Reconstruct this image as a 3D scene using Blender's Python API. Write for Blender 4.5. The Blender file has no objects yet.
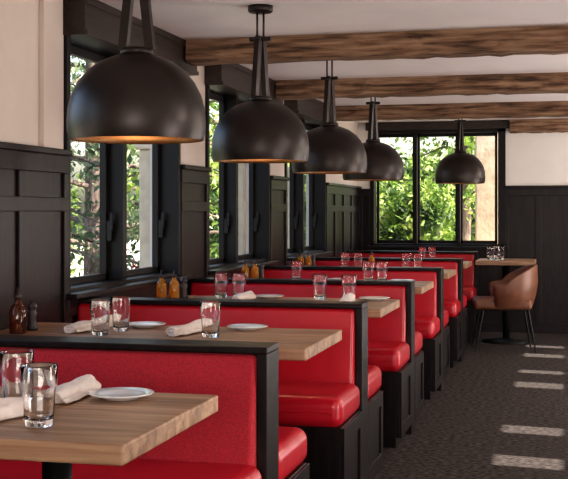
import bpy, bmesh, math, random
from mathutils import Vector, Matrix
random.seed(7)
SC=0.86
scene=bpy.context.scene
try:
    scene.view_settings.view_transform='Standard'
    scene.view_settings.look='Medium High Contrast'
except Exception as e: print(e)

# ---------------------------------------------------------------- materials
def newmat(name):
    m=bpy.data.materials.new(name); m.use_nodes=True
    nt=m.node_tree; b=nt.nodes['Principled BSDF']
    return m,nt,b
def mat(name,c1,c2=None,rough=.5,metal=0,scale=8,stretch=(1,1,1),detail=6,bump=0,bscale=60,coat=0,spec=.5,lo=.35,hi=.65,sheen=0,bstretch=None):
    m,nt,b=newmat(name)
    N=nt.nodes;L=nt.links
    b.inputs['Roughness'].default_value=rough
    b.inputs['Metallic'].default_value=metal
    b.inputs['Coat Weight'].default_value=coat
    b.inputs['Coat Roughness'].default_value=.15
    b.inputs['Specular IOR Level'].default_value=spec
    b.inputs['Sheen Weight'].default_value=sheen
    b.inputs['Base Color'].default_value=(*c1,1)
    tc=N.new('ShaderNodeTexCoord')
    if c2:
        mp=N.new('ShaderNodeMapping'); mp.inputs['Scale'].default_value=stretch
        nz=N.new('ShaderNodeTexNoise'); nz.inputs['Scale'].default_value=scale; nz.inputs['Detail'].default_value=detail
        cr=N.new('ShaderNodeValToRGB'); e=cr.color_ramp.elements
        e[0].position=lo;e[0].color=(*c1,1);e[1].position=hi;e[1].color=(*c2,1)
        L.new(tc.outputs['Object'],mp.inputs[0]);L.new(mp.outputs[0],nz.inputs['Vector'])
        L.new(nz.outputs['Fac'],cr.inputs[0]);L.new(cr.outputs[0],b.inputs['Base Color'])
    if bump:
        mp2=N.new('ShaderNodeMapping'); mp2.inputs['Scale'].default_value=bstretch or stretch
        n2=N.new('ShaderNodeTexNoise'); n2.inputs['Scale'].default_value=bscale; n2.inputs['Detail'].default_value=5
        bp=N.new('ShaderNodeBump'); bp.inputs['Strength'].default_value=bump; bp.inputs['Distance'].default_value=.01
        L.new(tc.outputs['Object'],mp2.inputs[0]);L.new(mp2.outputs[0],n2.inputs['Vector'])
        L.new(n2.outputs['Fac'],bp.inputs['Height']);L.new(bp.outputs[0],b.inputs['Normal'])
    return m
M={}
M['plaster']=mat('warm_plaster',(.60,.515,.455),(.64,.55,.49),rough=.9,scale=3,bump=.04,bscale=30)
M['white']=mat('white_plaster',(.76,.71,.67),(.80,.75,.71),rough=.9,scale=3,bump=.04,bscale=30)
M['ceil']=mat('ceiling_plaster',(.80,.74,.735),(.85,.785,.78),rough=.9,scale=2,bump=.04,bscale=30)
M['black']=mat('dark_stained_wood',(.006,.0035,.004),(.014,.008,.008),rough=.36,scale=5,stretch=(8,8,1),bump=.06,bscale=20,spec=.3)
M['frame']=mat('black_window_paint',(.009,.007,.007),rough=.4,spec=.25)
M['val']=mat('valance_wood',(.018,.010,.008),(.038,.022,.017),rough=.5,scale=5,stretch=(8,1,8))
M['carpet']=mat('charcoal_carpet',(.024,.020,.018),(.13,.110,.104),rough=.95,scale=55,stretch=(.5,1,1),detail=9,bump=.6,bscale=260,lo=.38,hi=.72,spec=.1)
M['vinyl']=mat('red_vinyl',(.42,.006,.019),(.49,.010,.025),rough=.30,scale=4,bump=.22,bscale=9,spec=.6)
M['fabric']=mat('red_fabric',(.34,.006,.018),(.52,.014,.030),rough=.7,scale=190,detail=6,bump=.35,bscale=300,sheen=.1,lo=.38,hi=.62)
M['lamp']=mat('dark_bronze_metal',(.026,.018,.016),(.034,.024,.021),rough=.38,metal=.45,scale=6)
M['brass']=mat('aged_brass_inner',(.16,.09,.045),(.2,.115,.06),rough=.45,metal=.8,scale=8)
M['iron']=mat('black_iron',(.012,.012,.012),rough=.45,metal=.5)
M['porc']=mat('white_porcelain',(.80,.78,.76),rough=.15,coat=.4)
M['napkin']=mat('linen_napkin',(.66,.58,.54),(.76,.68,.64),rough=.9,scale=30,bump=.3,bscale=120)
M['leather']=mat('tan_leather',(.14,.052,.027),(.20,.08,.042),rough=.45,scale=9,bump=.15,bscale=60)
M['stone']=mat('exterior_stone',(.42,.34,.25),(.56,.47,.35),rough=.9,scale=6,bump=.5,bscale=20)
M['bark']=mat('bark',(.07,.05,.04),(.15,.11,.09),rough=.95,scale=14,stretch=(3,3,.6),bump=.8,bscale=20)
M['ground']=mat('gravel_ground',(.26,.26,.17),(.44,.42,.34),rough=.95,scale=3)
M['cork']=mat('stopper',(.03,.02,.02),rough=.4)
def wood(name,dark,mid,light,axis=0,rough=.45,coat=.1,fs=1.0,p=(.3,.48,.7),planks=0,dist=.5,bst=.25,bd=.006):
    m,nt,b=newmat(name);N=nt.nodes;L=nt.links
    b.inputs['Roughness'].default_value=rough;b.inputs['Coat Weight'].default_value=coat
    b.inputs['Coat Roughness'].default_value=.3
    tc=N.new('ShaderNodeTexCoord');mp=N.new('ShaderNodeMapping')
    s=[14*fs]*3;s[axis]=1.1*fs;mp.inputs['Scale'].default_value=s
    nz=N.new('ShaderNodeTexNoise');nz.inputs['Scale'].default_value=1.6;nz.inputs['Detail'].default_value=9;nz.inputs['Distortion'].default_value=dist
    cr=N.new('ShaderNodeValToRGB');e=cr.color_ramp.elements
    e[0].position=p[0];e[0].color=(*dark,1);e[1].position=p[2];e[1].color=(*light,1)
    k=e.new(p[1]);k.color=(*mid,1)
    bp=N.new('ShaderNodeBump');bp.inputs['Strength'].default_value=bst;bp.inputs['Distance'].default_value=bd
    L.new(tc.outputs['Object'],mp.inputs[0]);L.new(mp.outputs[0],nz.inputs['Vector']);L.new(nz.outputs['Fac'],cr.inputs[0])
    col=cr.outputs[0]
    if planks:
        mp2=N.new('ShaderNodeMapping');mp2.inputs['Scale'].default_value=(.001,planks,.001)
        sx=N.new('ShaderNodeSeparateXYZ');fl=N.new('ShaderNodeMath');fl.operation='FLOOR'
        wn=N.new('ShaderNodeTexWhiteNoise');wn.noise_dimensions='1D'
        mr=N.new('ShaderNodeMapRange');mr.inputs['To Min'].default_value=.82;mr.inputs['To Max'].default_value=1.12
        mm=N.new('ShaderNodeVectorMath');mm.operation='SCALE'
        L.new(tc.outputs['Object'],mp2.inputs[0]);L.new(mp2.outputs[0],sx.inputs[0]);L.new(sx.outputs['Y'],fl.inputs[0]);L.new(fl.outputs[0],wn.inputs['W'])
        L.new(wn.outputs['Value'],mr.inputs['Value']);L.new(col,mm.inputs[0]);L.new(mr.outputs[0],mm.inputs['Scale']);col=mm.outputs[0]
    L.new(col,b.inputs['Base Color']);L.new(nz.outputs['Fac'],bp.inputs['Height']);L.new(bp.outputs[0],b.inputs['Normal'])
    return m
M['oak']=wood('oak_table_wood',(.22,.115,.062),(.36,.205,.118),(.46,.285,.17),planks=8.5,p=(.34,.5,.64),fs=1.3)
M['beam']=wood('rough_beam_wood',(.055,.027,.015),(.20,.110,.064),(.33,.205,.13),rough=.85,coat=0,fs=1.5,p=(.34,.49,.66),dist=.25,bst=.7,bd=.02)
def glassmat(name,col=(1,1,1),rough=0,tr=1):
    m,nt,b=newmat(name)
    b.inputs['Base Color'].default_value=(*col,1);b.inputs['Transmission Weight'].default_value=tr
    b.inputs['Roughness'].default_value=rough;b.inputs['IOR'].default_value=1.45
    return m
M['glass']=glassmat('clear_glass')
M['oil']=glassmat('amber_oil',(.80,.36,.03),.03,.7)
M['vinegar']=glassmat('brown_bottle_glass',(.28,.09,.04),0,.85)
m,nt,b=newmat('window_glass');N=nt.nodes;L=nt.links
tr=N.new('ShaderNodeBsdfTransparent');gl=N.new('ShaderNodeBsdfGlossy');gl.inputs['Roughness'].default_value=.01
mx=N.new('ShaderNodeMixShader');mx.inputs[0].default_value=.03
L.new(tr.outputs[0],mx.inputs[1]);L.new(gl.outputs[0],mx.inputs[2])
L.new(mx.outputs[0],N['Material Output'].inputs['Surface']);M['pane']=m
m,nt,b=newmat('warm_bulb');b.inputs['Emission Color'].default_value=(1,.62,.3,1);b.inputs['Emission Strength'].default_value=3;M['bulb']=m
m,nt,b=newmat('fill_disc_glow');b.inputs['Emission Color'].default_value=(1,.9,.78,1);b.inputs['Emission Strength'].default_value=4;M['lens']=m  # glow of the added ceiling fill discs
def leafmat(name,a,bb,c,tl=.4):
    m,nt,b=newmat(name);N=nt.nodes;L=nt.links
    tc=N.new('ShaderNodeTexCoord');nz=N.new('ShaderNodeTexNoise');nz.inputs['Scale'].default_value=3.2;nz.inputs['Detail'].default_value=8
    cr=N.new('ShaderNodeValToRGB');e=cr.color_ramp.elements
    e[0].position=.36;e[0].color=(*a,1);e[1].position=.66;e[1].color=(*c,1);k=e.new(.5);k.color=(*bb,1)
    L.new(tc.outputs['Object'],nz.inputs['Vector']);L.new(nz.outputs['Fac'],cr.inputs[0]);L.new(cr.outputs[0],b.inputs['Base Color'])
    b.inputs['Roughness'].default_value=.5
    t=N.new('ShaderNodeBsdfTranslucent');L.new(cr.outputs[0],t.inputs['Color'])
    mx=N.new('ShaderNodeMixShader');mx.inputs[0].default_value=tl
    L.new(b.outputs[0],mx.inputs[1]);L.new(t.outputs[0],mx.inputs[2]);L.new(mx.outputs[0],N['Material Output'].inputs['Surface'])
    return m
M['leafB']=leafmat('bright_leaves',(.025,.06,.012),(.13,.22,.035),(.38,.46,.12))
M['leafD']=leafmat('conifer_needles',(.02,.04,.02),(.07,.11,.05),(.2,.24,.13))
M['leafR']=leafmat('red_maple_leaves',(.16,.03,.03),(.28,.06,.05),(.42,.13,.09))

# ---------------------------------------------------------------- mesh builder
class B:
    def __init__(s): s.bm=bmesh.new(); s.mats=[]; s.smooth=False
    def mi(s,k):
        if k not in s.mats: s.mats.append(k)
        return s.mats.index(k)
    def merge(s,bm2,k,smooth=False,mtx=None):
        i=s.mi(k)
        if mtx is not None: bmesh.ops.transform(bm2,matrix=mtx,verts=bm2.verts)
        me=bpy.data.meshes.new('t');
        for f in bm2.faces: f.material_index=i; f.smooth=smooth
        if smooth: s.smooth=True
        bm2.to_mesh(me);bm2.free();s.bm.from_mesh(me);bpy.data.meshes.remove(me)
    def box(s,x0,x1,y0,y1,z0,z1,k,bev=0,seg=2,smooth=False,shear=None,mtx=None):
        b=bmesh.new();bmesh.ops.create_cube(b,size=1)
        for v in b.verts:
            v.co=Vector(((x0+x1)/2+v.co.x*(x1-x0),(y0+y1)/2+v.co.y*(y1-y0),(z0+z1)/2+v.co.z*(z1-z0)))
        if shear: shear(b)
        if bev: bmesh.ops.bevel(b,geom=b.edges[:],offset=bev,segments=seg,profile=.5,affect='EDGES')
        s.merge(b,k,smooth,mtx)
    def quad(s,pts,k):
        b=bmesh.new();b.faces.new([b.verts.new(p) for p in pts]);s.merge(b,k)
    def lathe(s,prof,k,n=32,mtx=None,facet=None,smooth=True):
        b=bmesh.new();rings=[]
        for r,z in prof:
            if r<1e-5: rings.append([b.verts.new((0,0,z))])
            else:
                ring=[]
                for i in range(n):
                    a=2*math.pi*i/n; rr=r*(facet(a,z) if facet else 1)
                    ring.append(b.verts.new((rr*math.cos(a),rr*math.sin(a),z)))
                rings.append(ring)
        for A,C in zip(rings,rings[1:]):
            if len(A)==1 and len(C)==1: continue
            for i in range(n):
                j=(i+1)%n
                if len(A)==1: b.faces.new((A[0],C[j],C[i]))
                elif len(C)==1: b.faces.new((A[i],A[j],C[0]))
                else: b.faces.new((A[i],A[j],C[j],C[i]))
        bmesh.ops.recalc_face_normals(b,faces=b.faces[:])
        s.merge(b,k,smooth,mtx)
    def tube(s,p,r,k,n=10,caps=True):
        b=bmesh.new();rings=[];p=[Vector(q) for q in p]
        if not hasattr(r,'__len__'): r=[r]*len(p)
        for i,q in enumerate(p):
            d=(p[min(i+1,len(p)-1)]-p[max(i-1,0)]).normalized()
            u=d.cross(Vector((0,0,1)) if abs(d.z)<.9 else Vector((1,0,0))).normalized();w=d.cross(u)
            rings.append([b.verts.new(q+r[i]*(math.cos(2*math.pi*j/n)*u+math.sin(2*math.pi*j/n)*w)) for j in range(n)])
        for A,C in zip(rings,rings[1:]):
            for i in range(n): b.faces.new((A[i],A[(i+1)%n],C[(i+1)%n],C[i]))
        if caps: b.faces.new(rings[0]);b.faces.new(rings[-1])
        bmesh.ops.recalc_face_normals(b,faces=b.faces[:])
        s.merge(b,k,True)
    def bar(s,a,c,wx,wy,k,mtx=None):
        b=bmesh.new();a=Vector(a);c=Vector(c);V=[]
        for q in (a,c):
            for dx,dy in ((-1,-1),(1,-1),(1,1),(-1,1)): V.append(b.verts.new(q+Vector((dx*wx/2,dy*wy/2,0))))
        for f in ((0,1,2,3),(4,5,6,7),(0,1,5,4),(1,2,6,5),(2,3,7,6),(3,0,4,7)): b.faces.new([V[i] for i in f])
        bmesh.ops.recalc_face_normals(b,faces=b.faces[:])
        s.merge(b,k,False,mtx)
    def mesh(s,name):
        me=bpy.data.meshes.new(name);s.bm.to_mesh(me);s.bm.free()
        for k in s.mats: me.materials.append(M[k])
        return me
    def done(s,name,loc=(0,0,0),rot=0):
        sm=s.smooth
        return put(name,s.mesh(name),loc,rot,sm)
def put(name,me,loc=(0,0,0),rot=0,wn=False):
    o=bpy.data.objects.new(name,me);scene.collection.objects.link(o);o.location=loc;o.rotation_euler=(0,0,rot)
    if wn:
        md=o.modifiers.new('wn','WEIGHTED_NORMAL');md.keep_sharp=True
    return o

XW=2.52; SB=14.2; ZC=2.57; XR=2.4; SF=-2.6
WINS=[(2.7,4.5),(5.51,7.32),(7.92,9.73),(10.33,12.14)]
ZS=1.035; ZT=2.42
# ---------------------------------------------------------------- shell
b=B();b.box(-XW-.2,XR+.12,SF-.2,SB+.2,-.08,0,'carpet');b.done('floor')
b=B();b.box(-XW-.35,XR+.3,SF-.3,SB+.35,ZC,ZC+.15,'ceil');b.done('ceiling')
b=B()
prev=SF
for a,c in WINS+[(SB,SB)]:
    b.box(-XW-.2,-XW,prev,a,0,ZC,'plaster')
    if c>a:
        b.box(-XW-.2,-XW,a,c,0,ZS,'plaster');b.box(-XW-.2,-XW,a,c,ZT,ZC,'plaster')
    prev=c
b.box(-XW,-XW+.03,5.22,5.44,1.776,ZC,'plaster',.004)
b.done('wall_left')
BX0,BX1=-2.36,-.70;BZ0,BZ1=1.035,2.48
b=B()
b.box(-XW-.2,BX0,SB,SB+.2,0,ZC,'white');b.box(BX1,XR+.12,SB,SB+.2,0,ZC,'white')
b.box(BX0,BX1,SB,SB+.2,0,BZ0,'white');b.box(BX0,BX1,SB,SB+.2,BZ1,ZC,'white')
b.done('wall_back')
TX=.15;TZ=.75
slots=[(6.85,.15),(7.85,.14),(9.9,.16),(10.72,.11),(11.95,.14),(12.75,.1)]
ops=sorted([(c-.40-h,c-.40+h) for c,h in slots])
b=B();prev=SF;zl,zh=1.81,2.15
for a,c in ops:
    b.box(XR,XR+.06,prev,a,0,ZC,'white');b.box(XR,XR+.06,a,c,0,zl,'white');b.box(XR,XR+.06,a,c,zh,ZC,'white');prev=c
b.box(XR,XR+.06,prev,SB,0,ZC,'white')
b.done('wall_right')
b=B();b.box(-XW-.2,XR+.12,SF-.2,SF,0,ZC,'white');b.done('wall_front')

# wainscot panelling
ZW=1.745
def stile_panel_left(b,s0,s1,z0,z1):
    X=-XW
    b.box(X,X+.012,s0,s1,z0,z1,'black')
    b.box(X+.012,X+.03,s0,s1,z1-.09,z1,'black',.003)
    b.box(X+.012,X+.03,s0,s1,z0,z0+.12,'black',.003)
    n=max(1,round((s1-s0)/.55));w=(s1-s0)/n
    for i in range(n+1):
        y=s0+i*w;y0=max(s0,y-.045);y1=min(s1,y+.045)
        b.box(X+.012,X+.028,y0,y1,z0+.12,z1-.09,'black',.003)
b=B();prev=SF
for a,c in WINS+[(SB,SB)]:
    stile_panel_left(b,prev,a,0,ZW)
    b.box(-XW,-XW+.05,prev,a,ZW,ZW+.03,'black',.004)
    b.box(-XW+.012,-XW+.03,prev,a,1.46,1.53,'black',.003)
    if c>a: stile_panel_left(b,a,c,0,ZS-.03)
    prev=c
b.done('trim_6')
b=B()
def wb(x0,x1,z1):
    Y=SB
    b.box(x0,x1,Y-.012,Y,0,z1,'black');b.box(x0,x1,Y-.03,Y-.012,z1-.09,z1,'black',.003);b.box(x0,x1,Y-.03,Y-.012,0,.12,'black',.003)
    n=max(1,round((x1-x0)/.4));w=(x1-x0)/n
    for i in range(n+1):
        x=x0+i*w;b.box(max(x0,x-.035),min(x1,x+.035),Y-.028,Y-.012,.12,z1-.09,'black',.003)
wb(-XW+.03,BX0,ZW);wb(BX1,XR,ZW);wb(BX0,BX1,BZ0-.03)
b.box(BX1,XR,SB-.05,SB,ZW,ZW+.03,'black',.004)
b.done('trim_7')

# windows
def window_left(i,a,c):
    b=B();X=-XW;G=X-.13
    t=.045
    b.box(X-.16,X+.02,a,a+t,ZS,ZT,'frame',.003);b.box(X-.16,X+.02,c-t,c,ZS,ZT,'frame',.003)
    b.box(X-.16,X+.005,a,c,ZT-t,ZT,'frame');b.box(X-.16,X+.0,a,c,ZS,ZS+.02,'frame')
    b.box(X-.02,X+.09,a-.03,c+.03,ZS-.028,ZS+.0,'black',.005)
    m=(a+c)/2;b.box(X-.16,X-.02,m-.03,m+.03,ZS,ZT,'frame',.003)
    for p,q in ((a+t,m-.03),(m+.03,c-t)):
        b.box(G-.02,G+.02,p,p+.05,ZS+.02,ZT-t,'frame',.003);b.box(G-.02,G+.02,q-.05,q,ZS+.02,ZT-t,'frame',.003)
        b.box(G-.02,G+.02,p,q,ZS+.02,ZS+.06,'frame',.003);b.box(G-.02,G+.02,p,q,ZT-t-.05,ZT-t,'frame',.003)
        b.quad([(G,p+.05,ZS+.06),(G,q-.05,ZS+.06),(G,q-.05,ZT-t-.05),(G,p+.05,ZT-t-.05)],'pane')
        b.box(G+.02,G+.05,q-.045,q-.02,ZS+.25,ZS+.37,'iron',.004)
        b.box(G+.045,G+.06,q-.05,q-.03,ZS+.31,ZS+.42,'iron',.003)
    b.done('window_%d'%i)
for i,(a,c) in enumerate(WINS): window_left(i+1,a,c)
for i,(a,c) in enumerate(WINS):
    b=B();b.box(-XW,-XW+.13,a-.02,c+.02,2.37,ZC-.002,'val',.004);b.box(-XW+.13,-XW+.14,a-.02,c+.02,2.37,2.395,'val');b.box(-XW+.13,-XW+.138,a-.02,c+.02,2.53,ZC-.002,'val')
    b.done('trim_%d'%(i+1))
b=B();Y=SB;G=SB+.12
b.box(BX0,BX0+.05,Y-.03,Y+.16,BZ0,BZ1,'frame',.003);b.box(BX1-.09,BX1,Y-.03,Y+.16,BZ0,BZ1,'frame',.003)
b.box(BX0,BX1,Y-.03,Y+.16,BZ1-.05,BZ1,'frame',.003);b.box(BX0,BX1,Y-.03,Y+.16,BZ0,BZ0+.03,'frame',.003)
b.box(BX0-.03,BX1+.03,Y-.09,Y+.02,BZ0-.03,BZ0+.005,'black',.005)
ms=[BX0+.05,-1.80,-1.27,BX1-.09]
for x in ms[1:3]: b.box(x-.022,x+.022,Y-.01,Y+.16,BZ0,BZ1,'frame',.003)
for p,q in zip(ms,ms[1:]):
    p+=.015;q-=.015
    for u in (p,q-.03): b.box(u,u+.03,G-.02,G+.02,BZ0+.03,BZ1-.05,'frame')
    b.box(p,q,G-.02,G+.02,BZ0+.03,BZ0+.07,'frame');b.box(p,q,G-.02,G+.02,BZ1-.09,BZ1-.05,'frame')
    b.quad([(p+.03,G,BZ0+.07),(q-.03,G,BZ0+.07),(q-.03,G,BZ1-.09),(p+.03,G,BZ1-.09)],'pane')
b.done('window_5')
b=B();b.box(BX0-.05,BX1+.04,SB-.07,SB,BZ1-.01,ZC-.002,'val',.004);b.done('trim_5')

# ceiling beams
def beam(s0,s1,x0,x1,zb=2.425):
    b=B();bm=bmesh.new();n=60;ring=[]
    for i in range(n+1):
        x=x0+(x1-x0)*i/n;j=lambda:random.uniform(-.006,.006)
        ring.append([bm.verts.new((x,s0+.014+j(),zb+j())),bm.verts.new((x,s0+j(),zb+.014+j())),bm.verts.new((x,s0+j(),ZC-.001)),bm.verts.new((x,s1,ZC-.001)),bm.verts.new((x,s1+j(),zb+.012+j())),bm.verts.new((x,s1-.012+j(),zb+j()))])
    for A,C in zip(ring,ring[1:]):
        for i in range(6): bm.faces.new((A[i],A[(i+1)%6],C[(i+1)%6],C[i]))
    bm.faces.new(ring[0]);bm.faces.new(ring[-1]);bmesh.ops.recalc_face_normals(bm,faces=bm.faces[:])
    b.merge(bm,'beam');b.done('ceiling_beam')
XB=-XW+.145
beam(4.3,4.52,XB,XR-.002)
beam(7.05,7.27,XB,XR-.002);beam(9.42,9.64,XB,XR-.002);beam(11.85,12.07,XB,XR-.002);beam(SB-.13,SB-.001,BX1+.06,XR-.002,2.41)

# ---------------------------------------------------------------- booths
def booth_mesh(back=True,fr='vinyl'):
    b=B();L=.7625
    b.box(-L,L-.03,-.05,.05,0,.975,'black')
    b.box(-L,L,-.085,.085,.976,1.0,'black',.005)
    b.box(L-.035,L,-.085,.085,0,.977,'black',.004)
    for sg in ((-1,1) if back else (-1,)):
        def Y(a,c): return (a*sg,c*sg) if sg>0 else (c*sg,a*sg)
        y0,y1=Y(.045,.135)
        def sh(bm,sg=sg):
            for v in bm.verts:
                if abs(v.co.y)>.08 and v.co.z>.8: v.co.y=sg*.083
        b.box(-L+.002,L-.037,y0,y1,.57,.973,fr if sg<0 else 'vinyl',.022,4,True,shear=sh)
        y0,y1=Y(.09,.60);b.box(-L+.002,L-.004,y0,y1,.47,.615,'vinyl',.05,6,True)
        y0,y1=Y(.085,.575);b.box(-L,L-.01,y0,y1,.07,.475,'black',.003)
        y0,y1=Y(.085,.53);b.box(-L+.02,L-.04,y0,y1,0,.07,'black')
        x0,x1=L-.01,L+.002
        y0,y1=Y(.085,.575)
        b.box(x0,x1,y0,y1,.40,.472,'black',.002);b.box(x0,x1,y0,y1,.07,.14,'black',.002)
        y0,y1=Y(.085,.15);b.box(x0,x1,y0,y1,.14,.40,'black',.002)
        y0,y1=Y(.51,.575);b.box(x0,x1,y0,y1,.14,.40,'black',.002)
        yy=sg*.602
        b.tube([(-L+.05,yy-.004*sg,.545),(L-.05,yy-.004*sg,.545)],.005,'vinyl',6)
    return b.mesh('booth')
bm0=booth_mesh(fr='fabric');bm1=booth_mesh();bm2=booth_mesh(back=False)
CX=-(.975+.7625)
S0=3.83;DS=1.88
for i in range(0,5): put('restaurant_booth',bm0 if i<1 else bm1,(CX,S0+DS*i,0),0,True)
put('restaurant_booth',bm2,(CX,13.42,0),0,True)

# ---------------------------------------------------------------- tables
ZTB=.922
def table_mesh(hx,hy,ped=True):
    b=B();b.box(-hx,hx,-hy,hy,-.05,0,'oak',.006,3)
    for x in ((-hx*.55,hx*.55) if hx>.6 else (0,)):
        b.box(x-.16,x+.16,-.16,.16,-.062,-.05,'iron')
        b.lathe([(0,-ZTB+.03),(.04,-ZTB+.03),(.04,-.06),(0,-.06)],'iron',20,Matrix.Translation((x,0,0)))
        if hx>.6:
            b.box(x-.035,x+.035,-.28,.28,-ZTB,-ZTB+.035,'iron',.008);b.box(x-.2,x+.2,-.035,.035,-ZTB,-ZTB+.035,'iron',.008)
        else:
            b.lathe([(0,-ZTB),(.27,-ZTB),(.27,-ZTB+.012),(.1,-ZTB+.03),(.04,-ZTB+.05),(0,-ZTB+.05)],'iron',36,Matrix.Translation((x,0,0)))
    return b.mesh('table')
tm=table_mesh(.75,.375)
TC=[2.85,4.77,6.65,8.53,10.41,12.29]
for s in TC: put('booth_table',tm,(-1.735,s,ZTB),0)
tm2=table_mesh(.32,.33);put('cafe_table',tm2,(-.64,13.12,ZTB),0)

# ---------------------------------------------------------------- tableware
def facet(a,z): return 1-.035*abs(math.sin(4.5*a))*(1 if .012<z<.095 else 0)
b=B();b.lathe([(0,0),(.032,0),(.035,.004),(.038,.03),(.0415,.09),(.0445,.10),(.046,.150),(.0452,.153),(.0435,.150),(.042,.10),(.0385,.088),(.035,.03),(.031,.018),(0,.016)],'glass',36,facet=facet)
gm=b.mesh('tumbler')
b=B();b.lathe([(0,.004),(.045,.004),(.048,0),(.052,.001),(.056,.006),(.092,.015),(.094,.018),(.091,.019),(.058,.011),(.045,.009),(0,.009)],'porc',48);pm=b.mesh('plate')
def napkin_mesh(seed,ln=.36):
    rnd=random.Random(seed);b=B();bm=bmesh.new();n=20;m=16;rings=[]
    ph=[rnd.uniform(0,6) for _ in range(4)]
    for i in range(m+1):
        u=i/m;y=(u-.5)*ln;r=.021+.004*math.sin(u*9+ph[0])+.005*u
        ring=[]
        for j in range(n):
            a=2*math.pi*j/n
            rr=r*(1+.10*math.sin(3*a+u*5+ph[1])+.07*math.sin(5*a-u*7+ph[2]))
            ring.append(bm.verts.new((1.25*rr*math.cos(a)+.005*math.sin(6*u+ph[3]),y+.012*math.sin(a*1.0+ph[2])*(1 if i in(0,m) else 0),max(0.001,.021+.95*rr*math.sin(a)))))
        rings.append(ring)
    for A,C in zip(rings,rings[1:]):
        for j in range(n): bm.faces.new((A[j],A[(j+1)%n],C[(j+1)%n],C[j]))
    for ring,sgn in ((rings[0],1),(rings[-1],-1)):
        c=sum((v.co for v in ring),Vector())/n
        prevr=ring
        for f,d in ((.72,-.004),(.66,.014),(.4,.012),(.32,-.002)):
            nr=[bm.verts.new(c+(v.co-c)*f+Vector((0,sgn*d,0))) for v in ring]
            for j in range(n): bm.faces.new((prevr[j],prevr[(j+1)%n],nr[(j+1)%n],nr[j]))
            prevr=nr
        bm.faces.new(prevr)
    bmesh.ops.recalc_face_normals(bm,faces=bm.faces[:]);b.merge(bm,'napkin',True)
    bm=bmesh.new();g=[]
    for i in range(9):
        row=[]
        for j in range(5):
            x=.015+.03*j/4;y=(i/8-.5)*ln*.9
            row.append(bm.verts.new((x,y+.01*math.sin(j*2+i),.004+.018*(1-j/4)**2+.002*(1+math.sin(i*1.7+j*2+ph[0])))))
        g.append(row)
    for i in range(8):
        for j in range(4): bm.faces.new((g[i][j],g[i+1][j],g[i+1][j+1],g[i][j+1]))
    b.merge(bm,'napkin',True)
    return b.mesh('napkin')
nms=[napkin_mesh(0,.26),napkin_mesh(1,.36),napkin_mesh(2,.4)]
def T(X,s): return (-X,s,ZTB+.0005)
for X,s in [(1.277,2.647),(1.46,2.89),(1.96,4.66),(1.94,4.85),(1.472,4.70),(2.085,6.88),(1.975,6.9),(1.46,6.9),(1.27,6.85),
            (2.03,8.72),(1.47,8.75),(1.36,8.72),(2.0,10.6),(1.88,10.62),(1.43,10.62),(1.32,10.6),(1.5,12.45),(1.4,12.5)]:
    put('drinking_glass',gm,T(X,s),random.uniform(0,3))
for X,s in [(.82,13.1),(.70,13.16),(.74,12.98)]: put('drinking_glass',gm,(-X,s,ZTB+.0005),random.uniform(0,3))
for X,s in [(1.235,3.09),(1.89,5.03),(1.40,5.03),(1.78,6.9),(1.12,6.88),(1.7,8.75),(1.2,8.7)]: put('side_plate',pm,T(X,s))
def nap(i,X0,s0,X1,s1):
    put('rolled_napkin',nms[i%3],T((X0+X1)/2,(s0+s1)/2),math.atan2(s1-s0,-(X1-X0))-math.pi/2)
nap(0,1.375,2.95,1.385,3.17);nap(1,1.51,2.48,1.40,2.76);nap(2,2.12,4.65,2.06,5.1);nap(1,1.65,4.62,1.57,5.06)
nap(0,1.9,6.5,1.88,6.85);nap(2,1.22,6.42,1.25,6.74)
def bottle(mk,h=.175,r=.03):
    b=B();b.lathe([(0,0),(r*.95,0),(r,.006),(r,h*.55),(r*.8,h*.66),(r*.4,h*.74),(r*.38,h*.86),(0,h*.86)],mk,24)
    b.lathe([(0,h*.85),(r*.45,h*.85),(r*.5,h*.93),(r*.2,h*.95),(r*.12,h*1.12),(0,h*1.12)],'cork',16)
    return b.mesh('bottle')
bo=bottle('oil',.16,.031);bv=bottle('vinegar',.18,.038)
b=B();b.lathe([(0,0),(.027,0),(.027,.012),(.02,.03),(.018,.06),(.023,.078),(.015,.086),(.022,.10),(.022,.115),(.008,.126),(.008,.134),(0,.136)],'cork',24);mill=b.mesh('mill')
put('vinegar_bottle',bv,T(2.34,4.64));put('pepper_mill',mill,T(2.34,4.78));
for s0 in (6.62,8.5,10.4):
    put('olive_oil_bottle',bo,T(2.385,s0));put('olive_oil_bottle',bo,T(2.32,s0+.05));put('pepper_mill',mill,T(2.30,s0+.17))
put('olive_oil_bottle',bo,T(1.75,10.6))

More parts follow.
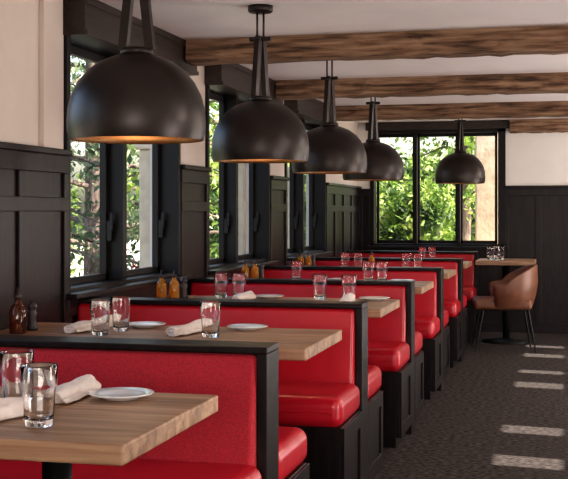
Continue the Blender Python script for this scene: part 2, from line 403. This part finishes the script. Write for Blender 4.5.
# ---------------------------------------------------------------- pendant lamps
def pendant_mesh(ang,H=ZC-1.73):
    b=B();R=Matrix.Rotation(ang,4,'Z')
    out=[(.254,0),(.262,.03),(.264,.07),(.260,.12),(.247,.17),(.222,.22),(.185,.265),(.14,.298),(.09,.318),(.05,.328)]
    inn=[(r-.008,z-.006) for r,z in out[1:]]
    b.lathe(out+[(.0,.330)],'lamp',56)
    b.lathe([(.254,0),(.246,.0)]+inn+[(0,.318)],'brass',56)
    b.lathe([(0,.325),(.062,.325),(.062,.345),(.05,.352),(0,.352)],'lamp',32)
    b.bar((-.055,0,.345),(-.02,0,.66),.034,.03,'lamp',R);b.bar((.055,0,.345),(.02,0,.66),.034,.03,'lamp',R)
    b.box(-.06,.06,-.014,.014,.65,.672,'lamp',.003)
    b.box(-.014,.014,-.06,.06,.65,.672,'lamp',.003,mtx=None)
    b.tube([(-.018,0,.67),(-.018,0,H-.02)],.006,'lamp',8);b.tube([(.018,0,.67),(.018,0,H-.02)],.006,'lamp',8)
    b.lathe([(0,H-.035),(.06,H-.035),(.068,H-.028),(.068,H),(0,H)],'lamp',32)
    b.lathe([(0,.32),(.022,.32),(.022,.24),(0,.24)],'iron',16)
    b.lathe([(0,.24),(.018,.235),(.032,.20),(.03,.17),(.015,.15),(0,.147)],'bulb',20)
    return b.mesh('pendant')
lm=pendant_mesh(0);lm2=pendant_mesh(math.radians(72));lm3=pendant_mesh(math.radians(72),ZC-1.76)
for i,(X,s) in enumerate([(1.588,4.13),(1.6,6.01),(1.6,7.89),(1.6,9.77),(1.08,12.3)]):
    put('pendant_lamp',(lm,lm2,lm2,lm2,lm3)[i],(-X,s,1.76 if i==4 else 1.73),0,False)
    l=bpy.data.lights.new('bulb','POINT');l.energy=3;l.color=(1,.65,.35);l.shadow_soft_size=.03
    o=bpy.data.objects.new('pendant_bulb_light',l);scene.collection.objects.link(o);o.location=(-X,s,1.83)

# ---------------------------------------------------------------- tub chair
b=B();bm=bmesh.new();n=28;cols=[]
for i in range(n+1):
    a=math.radians(-115+230*i/n);c=math.cos(a)
    top=.72+.19*max(0,c)**.7 if c>0 else .72+.05*c
    R=.29;col=[]
    zb=.47
    for (dr,z) in ((0,zb),(.035,zb+.12),(.055,(zb+top)/2+.03),(.05,top-.015),(.035,top),(.018,top-.012),(.02,(zb+top)/2),(-.02,zb+.02)):
        rr=R+dr;col.append(bm.verts.new((rr*math.cos(a),rr*math.sin(a)*1.02,z)))
    cols.append(col)
for A,C in zip(cols,cols[1:]):
    for j in range(8): bm.faces.new((A[j],A[(j+1)%8],C[(j+1)%8],C[j]))
bm.faces.new(cols[0]);bm.faces.new(cols[-1]);bmesh.ops.recalc_face_normals(bm,faces=bm.faces[:])
b.merge(bm,'leather',True)
b.box(-.34,.26,-.27,.27,.44,.55,'leather',.04,4,True)
b.tube([(-.24,-.22,.44),(.22,-.22,.44),(.22,.22,.44),(-.24,.22,.44),(-.24,-.22,.44)],.012,'iron',8)
for x,y in ((-.24,-.22),(-.24,.22),(.22,-.22),(.22,.22)):
    b.tube([(x,y,.44),(x*1.35,y*1.2,.0)],[.014,.009],'iron',8)
b.done('leather_tub_chair',(-.62,12.38,0),math.radians(8))

for x,y in [(.9,1.5),(.9,6.0),(.9,8.7),(.9,11.2)]:  # glowing ceiling discs added out of view as extra fill light
    b=B();b.lathe([(0,-.004),(.055,-.004),(.06,-.012),(.075,-.012),(.078,0),(0,0)],'white',32);b.lathe([(0,-.006),(.05,-.006)],'lens',24)
    b.done('added_fill_downlight',(x,y,ZC))

# ---------------------------------------------------------------- exterior
b=B();b.box(-40,30,-20,60,-.3,-.1,'ground');b.done('ground_exterior')
def leaves(b,pts,size,k):
    bm=bmesh.new()
    for p in pts:
        n=Vector((random.gauss(0,1),random.gauss(0,1),random.gauss(0,1)+.4)).normalized()
        u=n.orthogonal().normalized();u=(Matrix.Rotation(random.uniform(0,6.28),3,n)@u);w=n.cross(u)
        s=size*random.uniform(.6,1.3);p=Vector(p)
        vs=[bm.verts.new(p+u*s),bm.verts.new(p+w*s*.38+n*s*.1),bm.verts.new(p-u*s*.8),bm.verts.new(p-w*s*.38+n*s*.1)]
        bm.faces.new(vs)
    b.merge(bm,k)
def tree(name,x,y,h,k,size,nl,spread=1.5,r=.12,lean=0,z0=.16):
    b=B();b.tube([(0,0,-.12),(lean*.3,.03,h*.35),(lean*.7,-.04,h*.7),(lean,0,h)],[r*1.2,r,r*.7,r*.25],'bark',10)
    nb=int(h*6);pts=[]
    for i in range(nb):
        z=h*(z0+(.96-z0)*i/nb);a=i*2.4+random.uniform(-.4,.4);ln=spread*(1.05-.7*i/nb)*random.uniform(.7,1.1)
        p0=Vector((lean*z/h,0,z));p1=p0+Vector((math.cos(a)*ln*.5,math.sin(a)*ln*.5,.12));p2=p0+Vector((math.cos(a)*ln,math.sin(a)*ln,-.05))
        b.tube([p0,p1,p2],[r*.3,r*.2,r*.06],'bark',5,False)
        for _ in range(nl//nb):
            t=random.uniform(.15,1.05);p=p0.lerp(p1,t*2) if t<.5 else p1.lerp(p2,t*2-1)
            g=.15*spread/1.5
            pts.append(p+Vector((random.gauss(0,g),random.gauss(0,g),random.gauss(0,g*.7))))
    leaves(b,pts,size,k);b.done(name,(x,y,0))
tree('pine_tree',-4.5,8.8,4.6,'leafD',.05,3600,1.2,.10,.1)
tree('pine_tree',-5.2,12.2,5.0,'leafD',.055,3400,1.4,.12)
tree('deciduous_tree',-5.6,16.0,5.0,'leafB',.075,3600,1.6,.13,.3,.3)
tree('pine_tree',-7.2,20.5,6.0,'leafD',.08,3500,1.8,.16)
tree('deciduous_tree',-7.6,14,5.2,'leafB',.08,3000,1.5,.13,0,.25)
tree('deciduous_tree',-1.7,19.6,4.8,'leafB',.075,3600,1.3,.11,.2,.3)
tree('pine_tree',-3.6,19.4,6,'leafD',.07,2800,1.2,.13,0,.2)
tree('red_maple_tree',-3.75,10.3,1.9,'leafR',.045,650,.4,.04)
def hedge(name,x0,x1,y0,y1,h,nl,face,k='leafB',size=.08):
    b=B();b.box(x0+.15,x1-.15,y0+.15,y1-.15,-.12,h-.15,'leafD',.1,2);pts=[]
    for _ in range(nl):
        t=random.random()
        if t<.75:
            if face=='x': p=(x1+random.gauss(-.05,.12),random.uniform(y0,y1),random.uniform(-.1,h))
            else: p=(random.uniform(x0,x1),y0+random.gauss(.05,.12),random.uniform(-.1,h))
        else: p=(random.uniform(x0,x1),random.uniform(y0,y1),h+random.gauss(-.05,.15))
        pts.append(p)
    leaves(b,pts,size,k);b.done(name)
hedge('hedge',-10.6,-9.7,6,22,1.9,7000,'x',size=.11)
hedge('hedge',-8,3,23.6,24.5,2.5,8000,'y',size=.11)
hedge('climbing_vine_shrub',-3.3,-1.5,15.8,16.3,1.7,3800,'y',size=.07)
for X,s,h,w in [(3.18,8.62,1.95,.085),(3.18,11.1,1.95,.085),(3.18,13.6,1.95,.085)]:
    b=B();b.box(-w,w,-w,w,-.12,h,'stone',.015);b.box(-w-.03,w+.03,-w-.03,w+.03,h,h+.06,'stone',.015);b.box(-w-.03,w+.03,-w-.03,w+.03,-.12,.1,'stone',.015)
    b.done('stone_post',(-X,s,0))
b=B();b.box(-.2,.2,-.15,.15,-.12,2.9,'stone',.02);b.box(-.25,.25,-.2,.2,-.12,.12,'stone',.02);b.done('stone_post',(-.93,15.2,0))

# ---------------------------------------------------------------- light
def area(name,loc,d,sx,sy,e,col=(1,1,1)):
    l=bpy.data.lights.new(name,'AREA');l.shape='RECTANGLE';l.size=sx;l.size_y=sy;l.energy=e;l.color=col
    o=bpy.data.objects.new(name,l);scene.collection.objects.link(o);o.location=loc
    o.rotation_euler=Vector(d).to_track_quat('-Z','Z').to_euler();return o
WC=(1,.93,.87)
area('fill_front',(0,SF+.1,1.8),(-.1,1,.22),3.5,1.3,130,WC)  # soft fill added behind the camera; this wall has no window
for y in (3.5,8,12):
    area('fill_right',(XR-.06,y,1.25),(-1,0,.45),2.4,1.0,70,WC)  # unseen fill added along the right wall, tilted up to brighten the ceiling
    area('fill_right_high',(XR-.06,y+1.2,2.2),(-1,.15,-.45),1.8,.5,60,WC)  # second added fill, tilted down for highlights on the seat ends
for a,c in WINS:
    o=area('window_portal',(-XW-.17,(a+c)/2,(ZS+ZT)/2),(1,0,0),c-a-.1,ZT-ZS-.1,1);o.data.cycles.is_portal=True
o=area('window_portal',((BX0+BX1)/2,SB+.17,(BZ0+BZ1)/2),(0,-1,0),BX1-BX0-.1,BZ1-BZ0-.1,1);o.data.cycles.is_portal=True
l=bpy.data.lights.new('sun','SUN');l.energy=17;l.angle=.009;l.color=(1,.93,.84)
o=bpy.data.objects.new('sun',l);scene.collection.objects.link(o);o.location=(6,0,8);o.rotation_euler=Vector((-1,TX,-TZ)).to_track_quat('-Z','Y').to_euler()
w=bpy.data.worlds.new('sky');scene.world=w;w.use_nodes=True;nt=w.node_tree
sk=nt.nodes.new('ShaderNodeTexSky');sk.sky_type='NISHITA';sk.sun_disc=False;sk.sun_elevation=math.radians(38);sk.sun_rotation=math.radians(80);sk.air_density=1;sk.dust_density=5;sk.ozone_density=.5
nt.links.new(sk.outputs[0],nt.nodes['Background'].inputs[0]);nt.nodes['Background'].inputs[1].default_value=.85

# ---------------------------------------------------------------- camera + real-world scale
cd=bpy.data.cameras.new('cam');cam=bpy.data.objects.new('camera',cd);scene.collection.objects.link(cam);scene.camera=cam
cam.location=(0,0,1.4566);cam.rotation_euler=(math.radians(90),0,math.atan(281/1150))
cd.sensor_width=36;cd.lens=36*1150/568;cd.shift_y=-27.5/568;cd.clip_start=.05
for o in scene.objects:
    if o.parent: continue
    o.location=o.location*SC
    if o.type!='CAMERA': o.scale=(SC,SC,SC)
